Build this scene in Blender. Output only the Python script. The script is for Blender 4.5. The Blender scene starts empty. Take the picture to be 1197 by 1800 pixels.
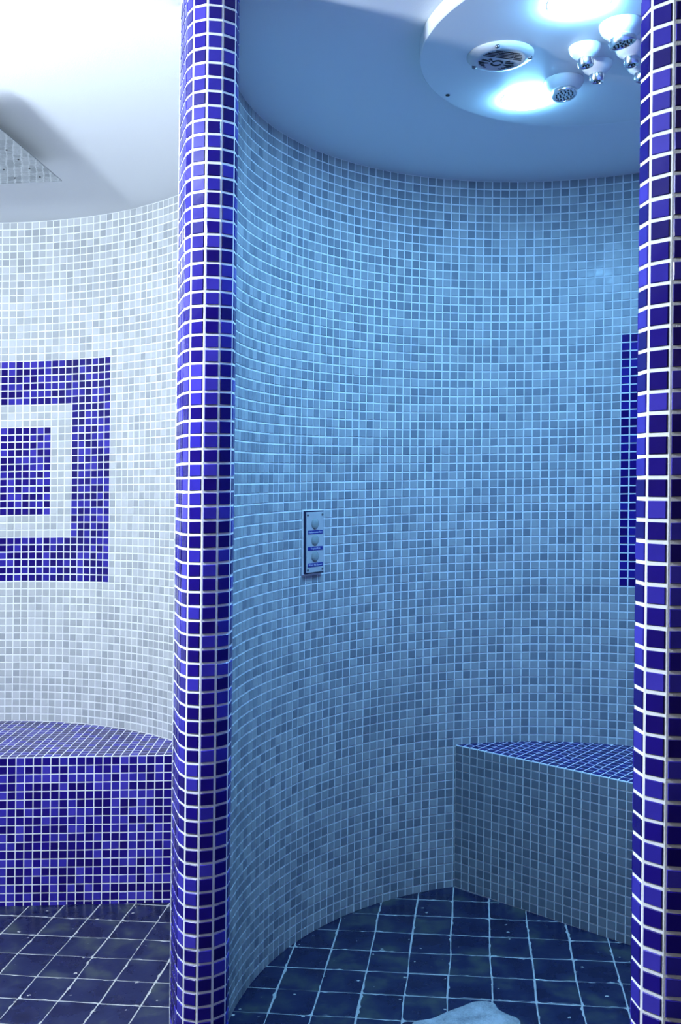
import bpy, bmesh, math, random
from mathutils import Vector, Matrix
R = random.Random(11)
SC = bpy.context.scene
COL = SC.collection

# ------------------------------------------------------------------ camera, world, lights, exposure
EYE = 1.1923                       # camera height above the floor (m)
cam_data = bpy.data.cameras.new('camera')
cam = bpy.data.objects.new('camera', cam_data); COL.objects.link(cam)
cam.location = (0, 0, EYE); cam.rotation_euler = (math.pi / 2, 0, 0)
cam_data.lens = 1651.7 * 36 / 1800; cam_data.sensor_width = 36
cam_data.shift_y = -57.0 / 1800; cam_data.clip_start = 0.02
SC.camera = cam

SC.view_settings.view_transform = 'Standard'
SC.view_settings.look = 'None'
SC.view_settings.gamma = 1.0
SC.view_settings.use_curve_mapping = False
SC.view_settings.exposure = 0.0
world = bpy.data.worlds.new('world'); SC.world = world; world.use_nodes = True
world.node_tree.nodes['Background'].inputs['Color'].default_value = (0.02, 0.025, 0.03, 1)
world.node_tree.nodes['Background'].inputs['Strength'].default_value = 0.2

def lamp(name, kind, loc, power, color, radius):
    d = bpy.data.lights.new(name, kind); d.energy = power; d.color = color
    if kind == 'AREA':
        d.shape = 'DISK'; d.size = radius * 2
    else:
        d.shadow_soft_size = radius
    o = bpy.data.objects.new(name, d); COL.objects.link(o); o.location = loc
    return o
KEY_POWER = 150.0
key = lamp('room_lamp_light', 'POINT', (-1.10, 1.20, EYE + 0.617), KEY_POWER, (0.72, 0.84, 1.0), 0.05)
room_lamp = lamp('vestibule_lamp_light', 'POINT', (0.15, -0.35, EYE + 0.78), 1.1, (1.0, 0.78, 0.58), 0.05)
warm_lamp = lamp('warm_wall_lamp_light', 'POINT', (0.13, -1.52, EYE + 0.42), 0.8, (1.0, 0.62, 0.30), 0.035)
SPOT_STRENGTH = 430.0              # emission of the two downlight lenses
BEAM_POWER = 37.0                  # their forward beams
SPOT_COLOR = (0.20, 0.535, 0.95)

# ------------------------------------------------------------------ the building is slightly out of level and out of plumb
LEVEL = 0.0167                     # courses, floor and ceiling rise to the right
PLUMB = 0.0110                     # walls lean to the right going up
def P(a, d, e):
    """a: metres to the right, d: metres into the room, e: metres above eye level"""
    return Vector((a + PLUMB * e, d, EYE + e + LEVEL * a))
CEIL = 0.8650
FLOOR = -1.1923
def floor_e(a): return FLOOR + 0.0074 * a

# ------------------------------------------------------------------ materials
MATS = {}
def new_mat(name):
    m = bpy.data.materials.new(name); m.use_nodes = True
    MATS[name] = m
    nt = m.node_tree
    return m, nt, nt.nodes['Principled BSDF']
def simple(name, color, rough=0.5, metal=0.0, coat=0.0, bump=0.0, bscale=200.0, spec=0.5):
    m, nt, b = new_mat(name)
    b.inputs['Base Color'].default_value = (*color, 1)
    b.inputs['Roughness'].default_value = rough
    b.inputs['Metallic'].default_value = metal
    b.inputs['Coat Weight'].default_value = coat
    b.inputs['Specular IOR Level'].default_value = spec
    if bump:
        tc = nt.nodes.new('ShaderNodeTexCoord'); n = nt.nodes.new('ShaderNodeTexNoise')
        n.inputs['Scale'].default_value = bscale; n.inputs['Detail'].default_value = 4
        bp = nt.nodes.new('ShaderNodeBump'); bp.inputs['Strength'].default_value = bump; bp.inputs['Distance'].default_value = 0.002
        nt.links.new(tc.outputs['Object'], n.inputs['Vector'])
        nt.links.new(n.outputs['Fac'], bp.inputs['Height']); nt.links.new(bp.outputs['Normal'], b.inputs['Normal'])
    return m
def tile_mat(name, stops, rough, coat, mottle=0.06, bump=0.05, bscale=60.0):
    m, nt, b = new_mat(name)
    at = nt.nodes.new('ShaderNodeAttribute'); at.attribute_name = 'tone'
    ramp = nt.nodes.new('ShaderNodeValToRGB'); el = ramp.color_ramp.elements
    while len(el) < len(stops): el.new(0.5)
    for e_, (p, c) in zip(el, stops):
        e_.position = p; e_.color = (*c, 1)
    nt.links.new(at.outputs['Fac'], ramp.inputs['Fac'])
    tc = nt.nodes.new('ShaderNodeTexCoord'); n = nt.nodes.new('ShaderNodeTexNoise')
    n.inputs['Scale'].default_value = bscale; n.inputs['Detail'].default_value = 5
    nt.links.new(tc.outputs['Object'], n.inputs['Vector'])
    mr = nt.nodes.new('ShaderNodeMapRange'); mr.inputs['To Min'].default_value = 1 - mottle; mr.inputs['To Max'].default_value = 1 + mottle
    nt.links.new(n.outputs['Fac'], mr.inputs['Value'])
    mx = nt.nodes.new('ShaderNodeVectorMath'); mx.operation = 'SCALE'
    nt.links.new(ramp.outputs['Color'], mx.inputs[0]); nt.links.new(mr.outputs['Result'], mx.inputs['Scale'])
    nt.links.new(mx.outputs['Vector'], b.inputs['Base Color'])
    b.inputs['Roughness'].default_value = rough
    b.inputs['Coat Weight'].default_value = coat; b.inputs['Coat Roughness'].default_value = 0.06
    bp = nt.nodes.new('ShaderNodeBump'); bp.inputs['Strength'].default_value = bump; bp.inputs['Distance'].default_value = 0.003
    nt.links.new(n.outputs['Fac'], bp.inputs['Height']); nt.links.new(bp.outputs['Normal'], b.inputs['Normal'])
    nt.links.new(bp.outputs['Normal'], b.inputs['Coat Normal'])
    return m
GREY = tile_mat('grey_mosaic_glaze', [(0.0, (0.155, 0.18, 0.215)), (0.33, (0.225, 0.25, 0.28)), (0.66, (0.295, 0.32, 0.34)), (1.0, (0.385, 0.405, 0.415))], 0.42, 0.06)
PALE = tile_mat('pale_grey_mosaic_glaze', [(0.0, (0.29, 0.31, 0.33)), (0.33, (0.37, 0.39, 0.40)), (0.66, (0.44, 0.46, 0.47)), (1.0, (0.51, 0.53, 0.54))], 0.42, 0.10)
BLUE = tile_mat('blue_mosaic_glass', [(0.0, (0.007, 0.0025, 0.105)), (0.45, (0.011, 0.005, 0.165)), (0.62, (0.026, 0.020, 0.27)), (1.0, (0.060, 0.046, 0.40))], 0.16, 0.0, 0.14, 0.10, 45.0)
BLUE.node_tree.nodes['Principled BSDF'].inputs['Specular IOR Level'].default_value = 0.24
FLOOR_GROUT = simple('floor_grout', (0.45, 0.47, 0.47), 0.9, bump=0.4, bscale=400)
GROUT = simple('white_grout', (0.80, 0.82, 0.82), 0.85, bump=0.3, bscale=600)
PAINT = simple('white_ceiling_paint', (0.80, 0.82, 0.83), 0.75, bump=0.12, bscale=350)
PLASTER = simple('beige_plaster', (0.20, 0.15, 0.11), 0.8, bump=0.1, bscale=120)
STEEL = simple('brushed_steel', (0.62, 0.63, 0.64), 0.22, 1.0, bump=0.04, bscale=90)
MIRROR_STEEL = simple('polished_steel', (0.34, 0.37, 0.40), 0.05, 1.0, bump=0.22, bscale=16)
SATIN = simple('satin_steel', (0.50, 0.51, 0.53), 0.5, 0.25)
CHROME = simple('chrome', (0.80, 0.82, 0.83), 0.20, 1.0)
WHITE_PLASTIC = simple('white_plastic', (0.82, 0.83, 0.82), 0.3, coat=0.3)
GRILLE = simple('grille_plastic', (0.60, 0.62, 0.62), 0.4)
PANEL_WHITE = simple('white_acrylic_panel', (0.72, 0.74, 0.74), 0.28, coat=0.2)
BLACK = simple('dark_slot', (0.006, 0.007, 0.012), 0.6)
NAVY = simple('navy_gasket', (0.008, 0.008, 0.05), 0.45)
LABEL_BLUE = simple('blue_label', (0.012, 0.02, 0.22), 0.4)
LETTER = simple('label_lettering', (0.72, 0.74, 0.78), 0.5)
SEALANT = simple('white_sealant', (0.80, 0.78, 0.78), 0.5)
SCREW = simple('screw_steel', (0.22, 0.23, 0.25), 0.3, 1.0)
FOAM = simple('soap_foam', (0.70, 0.74, 0.76), 0.6, bump=0.8, bscale=900)
b = FOAM.node_tree.nodes['Principled BSDF']
nt = FOAM.node_tree
tc = nt.nodes.new('ShaderNodeTexCoord'); vo = nt.nodes.new('ShaderNodeTexVoronoi'); vo.inputs['Scale'].default_value = 240
no = nt.nodes.new('ShaderNodeTexNoise'); no.inputs['Scale'].default_value = 26; no.inputs['Detail'].default_value = 4
ad = nt.nodes.new('ShaderNodeMath'); ad.operation = 'MULTIPLY_ADD'; ad.inputs[1].default_value = 0.22
mr = nt.nodes.new('ShaderNodeMapRange'); mr.inputs['From Min'].default_value = 0.35; mr.inputs['From Max'].default_value = 0.80
mr.inputs['To Min'].default_value = 0.28; mr.inputs['To Max'].default_value = 0.72
for i_, o_ in ((vo.inputs['Vector'], tc.outputs['Object']), (no.inputs['Vector'], tc.outputs['Object']), (ad.inputs[0], vo.outputs['Distance']), (ad.inputs[2], no.outputs['Fac']), (mr.inputs['Value'], ad.outputs[0]), (b.inputs['Alpha'], mr.outputs['Result'])):
    nt.links.new(o_, i_)
m, nt, b = new_mat('clear_button')
BUTTON = m
b.inputs['Base Color'].default_value = (0.46, 0.53, 0.53, 1); b.inputs['Roughness'].default_value = 0.12
b.inputs['Transmission Weight'].default_value = 0.45; b.inputs['Coat Weight'].default_value = 0.5
m, nt, b = new_mat('spotlight_lens')
LENS = m
b.inputs['Base Color'].default_value = (0.8, 0.8, 0.8, 1)
b.inputs['Emission Color'].default_value = (*SPOT_COLOR, 1); b.inputs['Emission Strength'].default_value = SPOT_STRENGTH

def floor_material():
    m, nt, b = new_mat('handmade_navy_glaze')
    L = nt.links.new
    at = nt.nodes.new('ShaderNodeAttribute'); at.attribute_name = 'tone'
    tc = nt.nodes.new('ShaderNodeTexCoord')
    n = nt.nodes.new('ShaderNodeTexNoise'); n.inputs['Scale'].default_value = 11; n.inputs['Detail'].default_value = 6; n.inputs['Roughness'].default_value = 0.6
    off = nt.nodes.new('ShaderNodeVectorMath'); off.operation = 'ADD'
    cmb = nt.nodes.new('ShaderNodeCombineXYZ'); mul = nt.nodes.new('ShaderNodeMath'); mul.operation = 'MULTIPLY'; mul.inputs[1].default_value = 37.0
    L(at.outputs['Fac'], mul.inputs[0]); L(mul.outputs[0], cmb.inputs['Z'])
    L(tc.outputs['Object'], off.inputs[0]); L(cmb.outputs[0], off.inputs[1]); L(off.outputs[0], n.inputs['Vector'])
    r = nt.nodes.new('ShaderNodeValToRGB'); el = r.color_ramp.elements
    el[0].position = 0.30; el[0].color = (0.0025, 0.0042, 0.032, 1)
    el[1].position = 0.70; el[1].color = (0.048, 0.066, 0.066, 1)
    e = el.new(0.52); e.color = (0.0065, 0.0125, 0.058, 1)
    L(n.outputs['Fac'], r.inputs['Fac'])
    # tiny white chips in the glaze
    v = nt.nodes.new('ShaderNodeTexVoronoi'); v.inputs['Scale'].default_value = 34; v.feature = 'F1'
    mp = nt.nodes.new('ShaderNodeMapping'); mp.inputs['Scale'].default_value = (1.0, 1.6, 1.0); mp.inputs['Rotation'].default_value = (0, 0, 0.5)
    L(tc.outputs['Object'], mp.inputs['Vector']); 
    wob = nt.nodes.new('ShaderNodeTexNoise'); wob.inputs['Scale'].default_value = 170
    mxw = nt.nodes.new('ShaderNodeMix'); mxw.data_type = 'VECTOR'; mxw.inputs['Factor'].default_value = 0.012
    L(tc.outputs['Object'], wob.inputs['Vector']); L(mp.outputs['Vector'], mxw.inputs['A']); L(wob.outputs['Color'], mxw.inputs['B'])
    L(mxw.outputs['Result'], v.inputs['Vector'])
    sep = nt.nodes.new('ShaderNodeSeparateColor'); L(v.outputs['Color'], sep.inputs['Color'])
    size = nt.nodes.new('ShaderNodeMapRange'); size.inputs['From Min'].default_value = 0.66; size.inputs['From Max'].default_value = 1.0
    size.inputs['To Min'].default_value = 0.0; size.inputs['To Max'].default_value = 0.17
    L(sep.outputs['Red'], size.inputs['Value'])
    lt = nt.nodes.new('ShaderNodeMath'); lt.operation = 'LESS_THAN'
    L(v.outputs['Distance'], lt.inputs[0]); L(size.outputs['Result'], lt.inputs[1])
    mix = nt.nodes.new('ShaderNodeMix'); mix.data_type = 'RGBA'
    L(lt.outputs[0], mix.inputs['Factor']); L(r.outputs['Color'], mix.inputs['A']); mix.inputs['B'].default_value = (0.55, 0.55, 0.50, 1)
    L(mix.outputs['Result'], b.inputs['Base Color'])
    b.inputs['Specular IOR Level'].default_value = 0.75
    rr = nt.nodes.new('ShaderNodeMapRange'); rr.inputs['To Min'].default_value = 0.16; rr.inputs['To Max'].default_value = 0.42
    L(n.outputs['Fac'], rr.inputs['Value']); L(rr.outputs['Result'], b.inputs['Roughness'])
    bp = nt.nodes.new('ShaderNodeBump'); bp.inputs['Strength'].default_value = 0.35; bp.inputs['Distance'].default_value = 0.004
    L(n.outputs['Fac'], bp.inputs['Height']); L(bp.outputs['Normal'], b.inputs['Normal'])
    return m
FLOOR_GLAZE = floor_material()

# ------------------------------------------------------------------ mesh helpers
def tag(o, label=None, cat=None, group=None, kind=None):
    if label: o['label'] = label
    if cat: o['category'] = cat
    if group: o['group'] = group
    if kind: o['kind'] = kind
    return o
def thing(name, loc, label, cat, rot=None, group=None):
    o = bpy.data.objects.new(name, None); COL.objects.link(o)
    o.location = loc; o.empty_display_size = 0.1
    if rot is not None: o.rotation_euler = rot.to_euler() if isinstance(rot, Matrix) else rot
    return tag(o, label, cat, group)
def link(name, me, parent=None):
    o = bpy.data.objects.new(name, me); COL.objects.link(o)
    if parent: o.parent = parent
    return o
def obj(name, bm, mat, parent=None, smooth=False):
    bmesh.ops.recalc_face_normals(bm, faces=bm.faces[:])
    me = bpy.data.meshes.new(name); bm.to_mesh(me); bm.free()
    me.materials.append(mat)
    for p in me.polygons: p.use_smooth = smooth
    return link(name, me, parent)

class Mosaic:
    """collects tiles and grout faces of ONE mesh; every tile carries its own tone"""
    def __init__(s): s.v = []; s.f = []; s.m = []; s.t = []; s.mats = []
    def mi(s, mat):
        if mat not in s.mats: s.mats.append(mat)
        return s.mats.index(mat)
    def face(s, pts, mat, tone=0.5):
        k = len(s.v); s.v += [tuple(p) for p in pts]; s.f.append(tuple(range(k, k + len(pts)))); s.m.append(s.mi(mat)); s.t.append(tone)
    def tile(s, pts, n, mat, tone, lift=0.0016, bevel=0.0010, tilt=0.00012, sink=0.001):
        """pts: outline of the tile at the grout surface, n: normal out of the wall"""
        c = sum(pts, Vector()) / len(pts); k = len(s.v); N = len(pts)
        low = [p - n * sink for p in pts]; mid = [p + n * (lift * 0.55) for p in pts]
        top = [p + (c - p).normalized() * bevel + n * (lift + R.uniform(-tilt, tilt)) for p in pts]
        s.v += [tuple(p) for p in low + mid + top]
        mi = s.mi(mat)
        for a in range(N):
            b_ = (a + 1) % N
            s.f.append((k + a, k + b_, k + N + b_, k + N + a)); s.f.append((k + N + a, k + N + b_, k + 2 * N + b_, k + 2 * N + a))
            s.m += [mi, mi]; s.t += [tone, tone]
        s.f.append(tuple(range(k + 2 * N, k + 3 * N))); s.m.append(mi); s.t.append(tone)
    def build(s, name, parent=None, origin=None):
        me = bpy.data.meshes.new(name)
        o = Vector(origin) if origin is not None else Vector()
        me.from_pydata([(x - o.x, y - o.y, z - o.z) for x, y, z in s.v], [], s.f)
        for m_ in s.mats: me.materials.append(m_)
        me.polygons.foreach_set('material_index', s.m)
        at = me.attributes.new('tone', 'FLOAT', 'FACE'); at.data.foreach_set('value', s.t)
        me.update()
        return link(name, me, parent)
def bez(p0, t0, p1, t1, n):
    out = []
    for i in range(1, n):
        t = i / n; h = (2 * t**3 - 3 * t**2 + 1, t**3 - 2 * t**2 + t, -2 * t**3 + 3 * t**2, t**3 - t**2)
        out.append(tuple(h[0] * p0[k] + h[1] * t0[k] + h[2] * p1[k] + h[3] * t1[k] for k in (0, 1)))
    return out
def grey_tone(): return min(1, max(0, R.choice([0.2, 0.35, 0.4, 0.45, 0.62, 0.8, 0.85, 0.92]) + R.uniform(-0.07, 0.07)))
def blue_tone(): return R.choice([0.0, 0.05, 0.15, 0.35, 0.45, 0.6, 0.66, 0.78])

def curtain(M, path, rows, pick, grout, inward, back=0.012, thick_back=True):
    """a mosaic wall on a plan polyline (joints of the tile columns) with courses at the heights in rows"""
    for i in range(len(path) - 1):
        (a0, d0), (a1, d1) = path[i], path[i + 1]
        tx, ty = a1 - a0, d1 - d0; Lh = math.hypot(tx, ty)
        if Lh < 1e-5: continue
        tx /= Lh; ty /= Lh
        n = Vector((-ty, tx, 0)) * inward
        lo = rows[-1]; hi = rows[0]
        M.face([P(a0, d0, lo), P(a1, d1, lo), P(a1, d1, hi), P(a0, d0, hi)], GROUT)
        if thick_back:
            o0 = -n * back
            q = [P(a0, d0, lo) + o0, P(a1, d1, lo) + o0, P(a1, d1, hi) + o0, P(a0, d0, hi) + o0]
            M.face(q[::-1], GROUT)
        g = grout / 2 / Lh
        for j in range(len(rows) - 1):
            e1, e0 = rows[j] - grout / 2, rows[j + 1] + grout / 2
            if e1 - e0 < 0.004: continue
            w = [R.uniform(-0.0004, 0.0004) for _ in range(4)]
            def at(t, e): return P(a0 + (a1 - a0) * t, d0 + (d1 - d0) * t, e)
            pts = [at(g, e0 + w[0]), at(1 - g, e0 + w[1]), at(1 - g, e1 + w[2]), at(g, e1 + w[3])]
            mat, tone = pick(i, j)
            M.tile(pts, n, mat, tone)
def courses(top, bottom, pitch, first=None):
    r = [top]; e = top - (first if first else pitch)
    while e > bottom + 0.003:
        r.append(e); e -= pitch
    r.append(bottom); return r
def meander(ci, cj):
    """square ornament: centre square and outer frame in blue"""
    if not (0 <= ci < 30 and 0 <= cj < 30): return False
    k = min(ci, cj, 29 - ci, 29 - cj)
    return k < 6 or k >= 9

# ------------------------------------------------------------------ right alcove wall (with the ornament behind the right pillar)
RC = (0.5318, 1.9848); RR = 0.7712; RPH = -1.4215; PITCH = 0.025
def rc(i):
    t = RPH + PITCH * i / RR
    return (RC[0] + RR * math.sin(t), RC[1] + RR * math.cos(t))
# the pillars: facets as seen from the camera, each one tile wide, normals given as angles off the line of sight
def pillar_path(base, left, right, w=0.0265):
    ray = math.atan2(base[0], base[1])
    def step(p, ang, sgn):
        # tangent of a facet whose normal is turned by ang (to the right) from the direction towards the camera
        t = math.radians(ang)
        lx, ly = math.cos(ray), -math.sin(ray)        # to the right across the line of sight
        dx, dy = math.sin(ray), math.cos(ray)         # along the line of sight
        return (p[0] + sgn * w * (math.cos(t) * lx + math.sin(t) * dx), p[1] + sgn * w * (math.cos(t) * ly + math.sin(t) * dy))
    pts = [base]
    for a_ in right: pts.append(step(pts[-1], a_, 1))
    for a_ in left: pts.insert(0, step(pts[0], a_, -1))
    return pts
CP = pillar_path((-0.2361, 1.607), [-27.6, -66.7, -79.5, -81, -81.5], [4, 31.5, 78])
RP = pillar_path((0.3712, 1.062), [-25, -64, -100, -112], [8, 42, 78, 90])

rpath = [rc(i) for i in range(-10, 100)]
t0 = (rpath[0][0] - rpath[1][0], rpath[0][1] - rpath[1][1]); end = CP[-1]
bridge = bez(rpath[0], (t0[0] * 6, t0[1] * 6), (end[0] - 0.002, end[1]), (0.03, -0.16), 7)
rpath = [end] + bridge[::-1] + rpath
off = len(bridge) + 1 + 10                            # list index of joint 0
last = rpath[-1]; e2 = RP[0]
rpath += bez(last, (0.0, -0.35), (e2[0] + 0.004, e2[1] + 0.01), (-0.1, -0.55), 18) + [e2]
def pick_right(i, j):
    c = i - off - 55
    if meander(c, j - 19): return BLUE, blue_tone() * 0.72
    if c > 32: return BLUE, blue_tone()  # unseen end of the wall, made blue to cut white bounce light
    return GREY, grey_tone()
M = Mosaic()
curtain(M, rpath, courses(CEIL, FLOOR - 0.012, 0.02420), pick_right, 0.0037, -1)
wall_right = M.build('wall_right'); tag(wall_right, kind='structure')

# ------------------------------------------------------------------ left alcove wall
LC = (-1.1337, 2.2144); LR = 0.8829; LPH = 0.012
def lc(i):
    t = LPH + PITCH * i / LR
    return (LC[0] + LR * math.sin(t), LC[1] + LR * math.cos(t))
lpath = [lc(i) for i in range(-52, 55)]
off_l = 52
s_ = CP[0]; q = lpath[-1]; pq = lpath[-2]
lpath += bez(q, ((q[0] - pq[0]) * 18, (q[1] - pq[1]) * 18), s_, ((CP[1][0] - s_[0]) * 14, (CP[1][1] - s_[1]) * 14), 22) + [s_]
first_l = lpath[0]
lpath = bez((-2.32, 1.62), (0.35, 0.0), first_l, (0.05, 0.6), 14) + lpath
lpath = [(-2.34, 1.62)] + lpath
off_l += 14
def pick_left(i, j):
    c = i - off_l
    if meander(c + 14, j - 19): return BLUE, blue_tone()
    return PALE, grey_tone()
M = Mosaic()
curtain(M, lpath, courses(CEIL, FLOOR - 0.03, 0.02413), pick_left, 0.0040, -1)
wall_left = M.build('wall_left'); tag(wall_left, kind='structure')

# ------------------------------------------------------------------ outer room behind the camera, floor base, ceiling
def wall_box(name, a0, a1, d0, d1):
    bm = bmesh.new()
    vs = [bm.verts.new(P(a, d, e)) for e in (FLOOR - 0.08, CEIL) for (a, d) in ((a0, d0), (a1, d0), (a1, d1), (a0, d1))]
    for f in ((0, 1, 2, 3), (4, 5, 6, 7), (0, 1, 5, 4), (1, 2, 6, 5), (2, 3, 7, 6), (3, 0, 4, 7)): bm.faces.new([vs[k] for k in f])
    return tag(obj(name, bm, PLASTER), kind='structure')
wall_box('wall_front', -2.5, 2.3, -1.75, -1.65)
wall_box('wall_west', -2.5, -2.34, -1.65, 3.30)
wall_box('wall_east', 2.10, 2.3, -1.65, 3.30)
wall_box('wall_back', -2.5, 2.3, 3.30, 3.4)
wall_box('wall_entrance', RP[-1][0] - 0.03, 2.10, RP[-1][1] + 0.002, RP[-1][1] + 0.10)

bm = bmesh.new()
vs = [bm.verts.new(P(a, d, e)) for e in (CEIL, CEIL + 0.1) for (a, d) in ((-2.5, -1.75), (2.3, -1.75), (2.3, 3.4), (-2.5, 3.4))]
for f in ((0, 1, 2, 3), (4, 5, 6, 7), (0, 1, 5, 4), (1, 2, 6, 5), (2, 3, 7, 6), (3, 0, 4, 7)): bm.faces.new([vs[k] for k in f])
tag(obj('ceiling', bm, PAINT), kind='structure')

# floor: handmade 10 cm tiles set in wide uneven grout
M = Mosaic()
def fp(a, d, up=0.0): return P(a, d, floor_e(a) + up)
corners = [(-2.5, -1.75), (2.3, -1.75), (2.3, 3.4), (-2.5, 3.4)]
M.face([fp(*c) for c in corners], FLOOR_GROUT)
for k in range(4):
    p, q_ = corners[k], corners[(k + 1) % 4]
    M.face([fp(*p), fp(*q_), fp(*q_, up=-0.08), fp(*p, up=-0.08)], GROUT)
M.face([fp(*c, up=-0.08) for c in corners][::-1], GROUT)
FT = 0.09946; GX, GZ, GA = -0.0649, 2.6963, -0.1413
cg, sg = math.cos(GA), math.sin(GA)
def grid(c, r): return (GX + FT * (c * cg + r * sg), GZ + FT * (c * sg - r * cg))
up = Vector((0, 0, 1))
RF = random.Random(5)
jit = {}
def node(c, r):
    if (c, r) not in jit: jit[(c, r)] = (RF.uniform(-0.018, 0.018), RF.uniform(-0.018, 0.018))
    return c + jit[(c, r)][0], r + jit[(c, r)][1]
for c in range(-30, 28):
    for r in range(-10, 46):
        x, y = grid(c + 0.5, r + 0.5)
        if not (-2.3 < x < 2.05 and -1.6 < y < 3.2): continue
        g = [0.015 + RF.uniform(-0.006, 0.010) for _ in range(4)]
        cs = [node(c, r), node(c + 1, r), node(c + 1, r + 1), node(c, r + 1)]
        cs = [(cs[0][0] + g[3], cs[0][1] + g[0]), (cs[1][0] - g[1], cs[1][1] + g[0]), (cs[2][0] - g[1], cs[2][1] - g[2]), (cs[3][0] + g[3], cs[3][1] - g[2])]
        out = []
        fine = y > 1.75 and -1.5 < x < 1.2
        for k in range(4):
            p, q_ = cs[k], cs[(k + 1) % 4]
            nseg = 9 if fine else 1
            bow = RF.uniform(-0.006, 0.006)
            ex, ey = q_[0] - p[0], q_[1] - p[1]
            for s in range(nseg):
                t = s / nseg
                dv = bow * math.sin(math.pi * t) + (RF.uniform(-0.004, 0.004) if 0 < s else 0)
                if fine and s and RF.random() < 0.05: dv += RF.uniform(0.015, 0.04)
                px_, py_ = p[0] + ex * t - ey * dv, p[1] + ey * t + ex * dv
                if fine and s == 0:                      # rounded or chipped corner
                    cc, cr = c + 0.5, r + 0.5
                    k_ = RF.uniform(0.002, 0.014) if RF.random() < 0.88 else RF.uniform(0.03, 0.07)
                    px_ += (cc - px_) * k_; py_ += (cr - py_) * k_
                out.append(fp(*grid(px_, py_)))
        M.tile(out, up, FLOOR_GLAZE, RF.random(), lift=0.0012, bevel=0.0015, tilt=0.00025)
tag(M.build('floor'), kind='structure')

# ------------------------------------------------------------------ pillars: rounded wall ends in blue mosaic
def pillar(name, path, first, label, lead, tail):
    base = P(sum(p[0] for p in path) / len(path), sum(p[1] for p in path) / len(path), FLOOR)
    M = Mosaic()
    curtain(M, path, courses(CEIL, FLOOR - 0.012, 0.0245, first), lambda i, j: (BLUE, blue_tone()), 0.0046, -1, thick_back=False)
    # grout core that closes the back
    for (p, q_) in zip([path[-1]] + tail, tail + [path[0]]):
        M.face([P(*p, FLOOR - 0.012), P(*q_, FLOOR - 0.012), P(*q_, CEIL), P(*p, CEIL)], GROUT)
    o = M.build(name, None, base); o.location = base
    return tag(o, label, 'pillar')
pillar('pillar', CP, 0.0245, 'slim rounded pillar of glossy blue mosaic between the white alcove and the blue-lit shower', [], [(CP[-1][0] - 0.04, CP[-1][1] + 0.02), (CP[0][0] + 0.012, CP[0][1] + 0.005)])
pillar('pillar', RP, 0.45 * 0.0245, 'rounded blue mosaic pillar closest to the camera, right of the blue-lit shower', [], [(RP[-1][0], RP[-1][1] + 0.05), (RP[0][0] + 0.05, RP[0][1] + 0.02)])

# ------------------------------------------------------------------ benches
BT = -0.7765
def clip(poly, inside):
    """clip a convex plan polygon to a convex region given by half planes (px,py,nx,ny)"""
    for (px_, py_, nx_, ny_) in inside:
        out = []
        for k in range(len(poly)):
            A, B = poly[k], poly[(k + 1) % len(poly)]
            da = (A[0] - px_) * nx_ + (A[1] - py_) * ny_; db = (B[0] - px_) * nx_ + (B[1] - py_) * ny_
            if da >= 0: out.append(A)
            if (da >= 0) != (db >= 0):
                t = da / (da - db); out.append((A[0] + (B[0] - A[0]) * t, A[1] + (B[1] - A[1]) * t))
        poly = out
        if len(poly) < 3: return []
    clean = []
    for p in poly:
        if not clean or math.hypot(p[0] - clean[-1][0], p[1] - clean[-1][1]) > 5e-4: clean.append(p)
    if len(clean) > 2 and math.hypot(clean[0][0] - clean[-1][0], clean[0][1] - clean[-1][1]) < 5e-4: clean.pop()
    return clean if len(clean) > 2 else []
def circle_planes(C_, r_, n=180):
    return [(C_[0] + r_ * math.sin(2 * math.pi * k / n), C_[1] + r_ * math.cos(2 * math.pi * k / n), -math.sin(2 * math.pi * k / n), -math.cos(2 * math.pi * k / n)) for k in range(n)]
def area(poly): return abs(sum(poly[k][0] * poly[(k + 1) % len(poly)][1] - poly[(k + 1) % len(poly)][0] * poly[k][1] for k in range(len(poly)))) / 2
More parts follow.
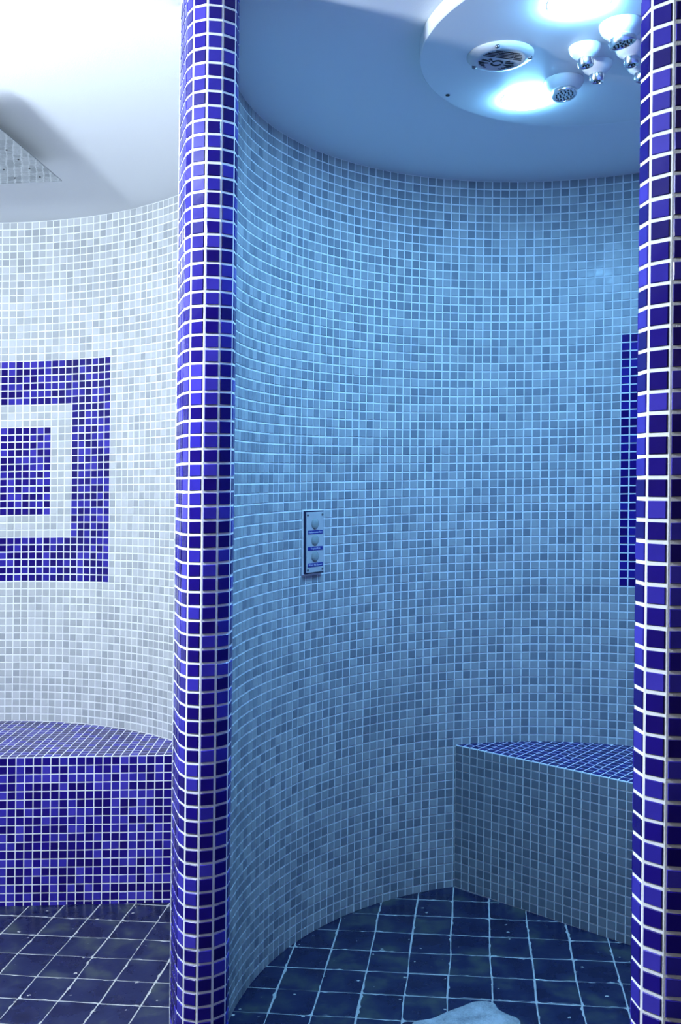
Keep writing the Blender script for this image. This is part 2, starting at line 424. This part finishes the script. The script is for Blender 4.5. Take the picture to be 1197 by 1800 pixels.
def bench(label, A, B, C_, r_, front_mat, front_tone, pitch, phase, seat_tone=1.0):
    """seat filling the alcove behind the straight front edge A -> B (plan points)"""
    L_ = math.hypot(B[0] - A[0], B[1] - A[1]); ux, uy = (B[0] - A[0]) / L_, (B[1] - A[1]) / L_
    nx, ny = -uy, ux                                     # into the alcove
    base = P((A[0] + B[0]) / 2, (A[1] + B[1]) / 2, FLOOR)
    root = thing('bench', base, label, 'bench')
    M = Mosaic()
    k0 = -int(phase / pitch) - 1
    js = [0.0] + [s for s in (phase + pitch * k for k in range(k0, int(L_ / pitch) + 2)) if 0.004 < s < L_ - 0.004] + [L_]
    path = [(A[0] + ux * s, A[1] + uy * s) for s in js]
    curtain(M, path, courses(BT, FLOOR - 0.008, 0.0241), lambda i, j: (front_mat, front_tone()), 0.0033, -1, thick_back=False)
    f = M.build('front', root, base)
    # seat slab
    M = Mosaic()
    planes = circle_planes(C_, r_ - 0.0042) + [(A[0] + nx * 0.004, A[1] + ny * 0.004, nx, ny)]
    slab = clip([(C_[0] - 2, C_[1] - 2), (C_[0] + 2, C_[1] - 2), (C_[0] + 2, C_[1] + 2), (C_[0] - 2, C_[1] + 2)], planes)
    M.face([P(*p, BT) for p in slab], GROUT)
    M.face([P(*A, BT), P(*B, BT), P(B[0] + nx * 0.004, B[1] + ny * 0.004, BT), P(A[0] + nx * 0.004, A[1] + ny * 0.004, BT)], GROUT)
    for k in range(len(slab)):
        p, q_ = slab[k], slab[(k + 1) % len(slab)]
        M.face([P(*p, BT), P(*p, FLOOR), P(*q_, FLOOR), P(*q_, BT)], GROUT)
    g = 0.0030 / 2
    for k in range(k0, int(L_ / pitch) + 2):
        for r in range(0, 40):
            s0, s1 = phase + pitch * k + g, phase + pitch * (k + 1) - g
            t0_, t1_ = 0.003 + r * pitch + g, 0.003 + (r + 1) * pitch - g
            q4 = [(A[0] + ux * s + nx * t, A[1] + uy * s + ny * t) for s, t in ((s0, t0_), (s1, t0_), (s1, t1_), (s0, t1_))]
            poly = clip(q4, planes[:-1])
            if len(poly) < 3 or area(poly) < 4e-5: continue
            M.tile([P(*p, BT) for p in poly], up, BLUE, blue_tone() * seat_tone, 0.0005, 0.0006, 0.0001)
    M.build('seat', root, base)
    return root
def chord(Apt, u, C_, r_):
    """far intersection of the line A + s u with the circle"""
    ax, ay = Apt[0] - C_[0], Apt[1] - C_[1]
    bq = ax * u[0] + ay * u[1]; cq = ax * ax + ay * ay - r_ * r_
    D = math.sqrt(max(0, bq * bq - cq)); return -bq - D, -bq + D
# left bench
zf = 2.674; u = (1.0, 0.0)
s0, s1 = chord((-0.939, zf), u, LC, LR - 0.0045)
bench('blue mosaic bench with blue front in the white alcove, left of the slim pillar', (-0.939 + s0, zf), (-0.939 + s1, zf), LC, LR, BLUE, blue_tone, 0.0247, (-s0) % 0.0247)
# right corner bench
A0 = (0.3315, 2.738); B0 = (0.745, 2.365)
Lq = math.hypot(B0[0] - A0[0], B0[1] - A0[1]); u = ((B0[0] - A0[0]) / Lq, (B0[1] - A0[1]) / Lq)
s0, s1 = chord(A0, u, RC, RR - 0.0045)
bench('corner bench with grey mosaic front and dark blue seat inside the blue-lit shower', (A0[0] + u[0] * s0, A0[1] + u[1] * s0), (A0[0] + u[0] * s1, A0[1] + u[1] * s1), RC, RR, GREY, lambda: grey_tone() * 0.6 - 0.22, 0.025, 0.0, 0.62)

# ------------------------------------------------------------------ generic solids
def lathe(bm, prof, seg=48, mtx=None, cap=True):
    """profile [(radius, z)] turned round z"""
    rings = []
    for r_, z_ in prof:
        if r_ < 1e-6:
            v = bm.verts.new((0, 0, z_)); rings.append([v])
        else:
            rings.append([bm.verts.new((r_ * math.cos(2 * math.pi * k / seg), r_ * math.sin(2 * math.pi * k / seg), z_)) for k in range(seg)])
    for A_, B_ in zip(rings, rings[1:]):
        for k in range(seg):
            k2 = (k + 1) % seg
            if len(A_) == 1 and len(B_) == 1: continue
            if len(A_) == 1: bm.faces.new((A_[0], B_[k], B_[k2]))
            elif len(B_) == 1: bm.faces.new((A_[k], A_[k2], B_[0]))
            else: bm.faces.new((A_[k], A_[k2], B_[k2], B_[k]))
    for ring, flip in ((rings[0], True), (rings[-1], False)):
        if cap and len(ring) > 1: bm.faces.new(ring[::-1] if flip else ring)
    if mtx is not None:
        vs = [v for r_ in rings for v in r_]
        bmesh.ops.transform(bm, matrix=mtx, verts=vs)
    return bm
def boxm(bm, cx, cy, cz, sx, sy, sz, bev=0.0, mtx=None):
    r = bmesh.ops.create_cube(bm, size=1.0)
    vs = r['verts']
    bmesh.ops.transform(bm, matrix=Matrix.Translation((cx, cy, cz)) @ Matrix.Diagonal((sx, sy, sz, 1)), verts=vs)
    if bev:
        es = list({e for v in vs for e in v.link_edges})
        rr = bmesh.ops.bevel(bm, geom=es, offset=bev, segments=2, affect='EDGES', profile=0.5)
        vs = list({v for f in rr['faces'] for v in f.verts} | {v for v in vs if v.is_valid})
    if mtx is not None: bmesh.ops.transform(bm, matrix=mtx, verts=[v for v in vs if v.is_valid])
    return bm
def T(x, y, z): return Matrix.Translation((x, y, z))
def ring_poly(bm, pts, z0, z1):
    """prism from an xy outline"""
    lo = [bm.verts.new((x, y, z0)) for x, y in pts]; hi = [bm.verts.new((x, y, z1)) for x, y in pts]
    bm.faces.new(lo[::-1]); bm.faces.new(hi)
    for k in range(len(pts)):
        k2 = (k + 1) % len(pts); bm.faces.new((lo[k], lo[k2], hi[k2], hi[k]))

# ------------------------------------------------------------------ round ceiling panel with lamps, speaker and nozzles
DC = (0.5400, 1.8493); DR = 0.392; DE = 0.835           # panel underside is 3 cm below the ceiling
tilt_level = Matrix.Rotation(-math.atan(LEVEL), 4, 'Y')
panel = thing('ceiling_shower', P(DC[0], DC[1], DE), 'round white ceiling panel with two glowing lamps, nozzles and a speaker', 'ceiling shower', tilt_level)
bm = bmesh.new()
lathe(bm, [(DR - 0.012, 0.0295), (DR, 0.0295), (DR, 0.002), (DR - 0.002, 0.0)], 128)
obj('disc', bm, PANEL_WHITE, panel)
def downlight(px_, py_, r_):
    bm = bmesh.new(); lathe(bm, [(r_ + 0.0035, 0.001), (r_ + 0.0035, -0.0006), (r_ - 0.001, -0.0008), (r_ - 0.001, 0.001)], 64, T(px_, py_, 0))
    o = obj('spotlight', bm, WHITE_PLASTIC, panel, True)
    bm = bmesh.new(); lathe(bm, [(r_ - 0.001, -0.0005), (r_ - 0.001, -0.004), (r_ * 0.9, -0.007), (r_ * 0.5, -0.010), (0, -0.011)], 48, T(px_, py_, 0))
    l = obj('lens', bm, LENS, o, True)
    l['label'] = 'glowing white lens'
    w = P(DC[0] + px_, DC[1] + py_, DE - 0.02)
    beam = lamp('spotlight_beam', 'SPOT', w, BEAM_POWER, SPOT_COLOR, 0.045)
    beam.data.spot_size = math.radians(118); beam.data.spot_blend = 1.0
    return o
downlight(-0.1377, 0.2257, 0.053)
downlight(-0.1282, -0.1919, 0.053)
# speaker grille
gx, gy = -0.2323, 0.0133; GRr = 0.066
bm = bmesh.new()
lathe(bm, [(GRr, 0.0), (GRr, -0.0015), (GRr - 0.008, -0.0065), (GRr - 0.016, -0.0085), (0.045, -0.009), (0.0445, -0.0075), (0, -0.0075)], 64, T(gx, gy, 0))
grille = obj('speaker_grille', bm, GRILLE, panel, True)
bm = bmesh.new()
HUB = 0.016
for k in range(5):                                       # long louvre slots on the near half
    yy = -0.033 + k * 0.0062
    half = math.sqrt(0.042**2 - yy * yy)
    for (x0, x1) in ((-half, -half * 0.40), (-half * 0.36, half * 0.50), (half * 0.54, half)):
        boxm(bm, (x0 + x1) / 2, yy, -0.0078, x1 - x0, 0.0019, 0.0014)
for k in range(5):                                       # short slots beyond the hub
    yy = 0.019 + k * 0.0048
    half = math.sqrt(max(1e-6, 0.043**2 - yy * yy))
    for sg_ in (-1, 1):
        boxm(bm, sg_ * (half * 0.84), yy, -0.0078, half * 0.32, 0.0017, 0.0014)
for a_, r1 in ((-12, 0.034), (12, 0.034), (-32, 0.026), (168, 0.036), (192, 0.036), (212, 0.026)):   # wedge openings beside the hub
    w0, w1, r0 = 0.0008, 0.0030, 0.017
    a_ = math.radians(a_); ca, sa = math.cos(a_), math.sin(a_)
    ring_poly(bm, [(ca * r_ - sa * w_, HUB + sa * r_ + ca * w_) for r_, w_ in ((r0, -w0), (r1, -w1), (r1, w1), (r0, w0))], -0.0086, -0.0072)
for h0, h1 in ((15, 165), (195, 345)):                   # the two arcs of the hub
    outer = [(0.0125 * math.cos(math.radians(t)), HUB + 0.0125 * math.sin(math.radians(t))) for t in range(h0, h1 + 1, 10)]
    inner = [(0.0085 * math.cos(math.radians(t)), HUB + 0.0085 * math.sin(math.radians(t))) for t in range(h1, h0 - 1, -10)]
    ring_poly(bm, outer + inner, -0.0086, -0.0072)
bmesh.ops.transform(bm, matrix=T(gx, gy, 0) @ Matrix.Rotation(math.radians(17), 4, 'Z'), verts=bm.verts[:])
obj('slot', bm, BLACK, grille)
for a_ in (105, 5, 215):
    bm = bmesh.new(); a_ = math.radians(a_)
    lathe(bm, [(0.0045, -0.005), (0.0045, -0.009), (0.003, -0.0105), (0, -0.0108)], 16, T(gx + 0.058 * math.cos(-a_), gy + 0.058 * math.sin(-a_), 0))
    obj('screw', bm, SCREW, grille, True)
# small drilled hole at the left
hx, hy = -0.3153, 0.2001
bm = bmesh.new(); lathe(bm, [(0.0048, 0.001), (0.0048, -0.0015), (0.0030, -0.002), (0, -0.002)], 20, T(hx, hy, 0)); obj('screw', bm, BLACK, panel)
def nozzle(px_, py_, rbase, depth, rhead, lhead, lean):
    bm = bmesh.new()
    prof = [(rbase, 0.0005)] + [(rbase * math.cos(t) ** 0.8, -depth * math.sin(t)) for t in [math.radians(q_) for q_ in (5, 15, 25, 35, 45, 55, 64)]]
    prof += [(rhead * 0.9, -depth), (0, -depth)]
    lathe(bm, prof, 48, T(px_, py_, 0))
    o = obj('nozzle', bm, WHITE_PLASTIC, panel, True)
    rot = T(px_, py_, -depth + 0.002) @ Matrix.Rotation(math.radians(lean[0]), 4, 'X') @ Matrix.Rotation(math.radians(lean[1]), 4, 'Y')
    bm = bmesh.new()
    lathe(bm, [(rhead * 0.86, 0.004), (rhead * 0.9, -0.002), (rhead, -0.003), (rhead, -lhead + 0.002), (rhead - 0.0015, -lhead), (rhead * 0.82, -lhead), (rhead * 0.8, -lhead + 0.002), (0, -lhead + 0.002)], 40, rot)
    h = obj('spout', bm, CHROME, o, True); h['label'] = 'chrome spout'
    mod = h.modifiers.new('edge', 'EDGE_SPLIT'); mod.split_angle = math.radians(40)
    bm = bmesh.new()
    n_ = 8 if rhead > 0.02 else 5
    pts = [(0, 0)] + [(rhead * 0.36 * math.cos(2 * math.pi * k / n_), rhead * 0.36 * math.sin(2 * math.pi * k / n_)) for k in range(n_)]
    if rhead > 0.02: pts += [(rhead * 0.64 * math.cos(2 * math.pi * k / 14), rhead * 0.64 * math.sin(2 * math.pi * k / 14)) for k in range(14)]
    for a_, b_ in pts: lathe(bm, [(0.0017, -lhead + 0.003), (0.0017, -lhead + 0.0008), (0, -lhead + 0.0008)], 8, rot @ T(a_, b_, 0))
    obj('jet_hole', bm, BLACK, h)
nozzle(-0.0773, 0.1363, 0.042, 0.024, 0.0265, 0.011, (-10, -4))
nozzle(-0.0729, -0.0177, 0.031, 0.023, 0.0150, 0.017, (0, -6))
nozzle(-0.0301, 0.054, 0.031, 0.023, 0.0150, 0.017, (4, 0))
nozzle(-0.0288, -0.1077, 0.040, 0.028, 0.0250, 0.012, (2, -14))
nozzle(0.0164, -0.0192, 0.031, 0.023, 0.0150, 0.017, (0, -4))
nozzle(0.0621, 0.0575, 0.031, 0.021, 0.0150, 0.017, (0, 2))

# ------------------------------------------------------------------ square rain shower head in the left alcove
HX1, HZ1, HS = -0.746, 2.517, 0.630
HE = 0.811
HROT = -math.radians(4.5)
hx_, hy_ = HX1 + (-math.cos(HROT) + math.sin(HROT)) * HS / 2, HZ1 + (-math.sin(HROT) - math.cos(HROT)) * HS / 2
hc = P(hx_, hy_, HE); hc.x = hx_
head = thing('rain_shower', hc, 'square polished steel rain shower hanging under the white alcove ceiling', 'rain shower', tilt_level @ Matrix.Rotation(HROT, 4, 'Z'))
bm = bmesh.new(); boxm(bm, 0, 0, 0.002, HS, HS, 0.004, 0.001); obj('plate', bm, MIRROR_STEEL, head)
bm = bmesh.new(); boxm(bm, 0, 0, 0.012, 0.16, 0.16, 0.016, 0.003)
lathe(bm, [(0.013, 0.018), (0.013, 0.0515)], 24); obj('pipe', bm, CHROME, head)
for k in range(9):
    for q_ in range(9):
        bm = bmesh.new(); lathe(bm, [(0.0024, 0.001), (0.0022, -0.0008), (0.0015, -0.0013), (0, -0.0013)], 12, T((k - 4) * 0.068, (q_ - 4) * 0.068, 0))
        obj('jet', bm, BLACK, head)

# ------------------------------------------------------------------ control panel on the curved wall
pc = rc(15.815)                       # so many tile columns from the slim pillar
nrm = Vector((RC[0] - pc[0], RC[1] - pc[1], 0)).normalized()
tv = Vector((-nrm.y, nrm.x, 0)); 
if tv.x < 0: tv = -tv
zv = Vector((0, 0, 1))
ec = -0.1630                                            # below eye level
pos = Vector((pc[0] , pc[1], EYE + ec)) + nrm * 0.001
mt = Matrix((( tv.x, -nrm.x, 0), (tv.y, -nrm.y, 0), (0, 0, 1)))   # local x along the wall, local -y out of the wall, z up
ctl = thing('control_panel', pos, 'steel control panel with three round buttons on the curved blue-lit wall', 'control panel', mt.to_4x4())
PW, PH = 0.074, 0.163
bm = bmesh.new(); boxm(bm, 0, -0.001, 0, PW + 0.006, 0.005, PH + 0.006, 0.001); obj('sealant', bm, SEALANT, ctl)
bm = bmesh.new(); boxm(bm, 0, -0.0055, 0, PW, 0.008, PH, 0.0005); obj('gasket', bm, NAVY, ctl)
bm = bmesh.new(); boxm(bm, 0.001, -0.0105, 0, PW - 0.003, 0.002, PH - 0.006, 0.0006); obj('face_plate', bm, SATIN, ctl)
FX = Matrix.Rotation(math.pi / 2, 4, 'X')             # turned z axis points out of the wall (local -y)
for sx in (-1, 1):
    for sz in (-1, 1):
        bm = bmesh.new(); lathe(bm, [(0.0032, 0), (0.0032, 0.0012), (0.002, 0.0022), (0, 0.0024)], 16, T(sx * 0.030 + 0.001, -0.0115, sz * 0.0715) @ FX)
        obj('screw', bm, SCREW, ctl, True)
def letters(text, w, parent, z):
    cu = bpy.data.curves.new('lettering', 'FONT'); cu.body = text; cu.align_x = 'CENTER'; cu.align_y = 'CENTER'; cu.size = 0.0072; cu.extrude = 0.0001
    to = bpy.data.objects.new('lettering_curve', cu); COL.objects.link(to)
    bpy.context.view_layer.update()
    dg = bpy.context.evaluated_depsgraph_get()
    me = bpy.data.meshes.new_from_object(to.evaluated_get(dg)); bpy.data.objects.remove(to)
    xs = [v.co.x for v in me.vertices]; k = min(1.0, w / (max(xs) - min(xs)))
    me.transform(T(0.001, -0.01245, z) @ FX @ Matrix.Diagonal((k, 1, 1, 1)))
    me.materials.clear(); me.materials.append(LETTER); me.name = 'lettering'
    return link('lettering', me, parent)
for k, text in enumerate(('Mediterranean Rain', 'Tropical Rain', 'Water Fall Shower')):
    zb = 0.0475 - k * 0.0425
    bm = bmesh.new(); lathe(bm, [(0.0140, 0), (0.0140, 0.0016), (0.0128, 0.0022), (0.0118, 0.0030), (0.009, 0.0044), (0.005, 0.0053), (0, 0.0055)], 32, T(0.000, -0.0115, zb) @ FX)
    obj('push_button', bm, BUTTON, ctl, True)
    zl = zb - 0.0215
    bm = bmesh.new()
    boxm(bm, 0.001, -0.0119, zl, 0.060, 0.0012, 0.0098, 0.0005)
    lp = obj('label_plate', bm, LABEL_BLUE, ctl)
    lp['label'] = 'small blue plate lettered ' + text
    letters(text, 0.055, lp, zl)

# ------------------------------------------------------------------ soap foam on the shower floor
RF2 = random.Random(3)
edge = [(0.1744, 2.057), (0.2153, 2.0683), (0.2507, 2.0933), (0.2861, 2.1121), (0.3141, 2.1293), (0.3401, 2.1305), (0.3594, 2.1227), (0.3655, 2.0974), (0.3821, 2.0766), (0.3996, 2.0627), (0.4042, 2.041), (0.385, 2.0041), (0.348, 1.9653), (0.2968, 1.94), (0.2387, 1.9462), (0.1954, 1.9874), (0.1698, 2.0295)]          # outline on the floor, metres right and into the room
pts = [Vector((*p, 0)) for p in edge]
smooth = []
for k in range(len(pts)):
    p0, p1, p2, p3 = pts[k - 1], pts[k], pts[(k + 1) % len(pts)], pts[(k + 2) % len(pts)]
    for s in range(5):
        t = s / 5
        smooth.append(0.5 * ((2 * p1) + (p2 - p0) * t + (2 * p0 - 5 * p1 + 4 * p2 - p3) * t * t + (3 * p1 - p0 - 3 * p2 + p3) * t ** 3))
cen = sum(smooth, Vector()) / len(smooth)
bm = bmesh.new(); rings = []
prof = [(1.0, 0.0013), (0.985, 0.0018), (0.95, 0.0026), (0.85, 0.0040), (0.7, 0.0055), (0.5, 0.0068), (0.25, 0.0076)]
fz = P(cen.x, cen.y, floor_e(cen.x))
for s, hgt in prof:
    rg = []
    for p in smooth:
        q_ = cen + (p - cen) * s
        w = P(q_.x, q_.y, floor_e(q_.x)); hh = hgt * (1 + 0.25 * math.sin(q_.x * 70) * math.cos(q_.y * 60)) + (RF2.uniform(-0.0003, 0.0003) if s < 0.95 else 0)
        rg.append(bm.verts.new((w.x - fz.x, w.y - fz.y, w.z - fz.z + hh)))
    rings.append(rg)
top = bm.verts.new((0, 0, 0.0078)); bot = bm.verts.new((0, 0, 0.0013))
N_ = len(smooth)
for A_, B_ in zip(rings, rings[1:]):
    for k in range(N_): bm.faces.new((A_[k], A_[(k + 1) % N_], B_[(k + 1) % N_], B_[k]))
for k in range(N_):
    bm.faces.new((rings[-1][k], rings[-1][(k + 1) % N_], top)); bm.faces.new((rings[0][(k + 1) % N_], rings[0][k], bot))
foam = obj('soap_foam', bm, FOAM, None, True); foam.location = fz
tag(foam, 'flat patch of pale soap foam on the dark floor tiles of the shower', 'foam')
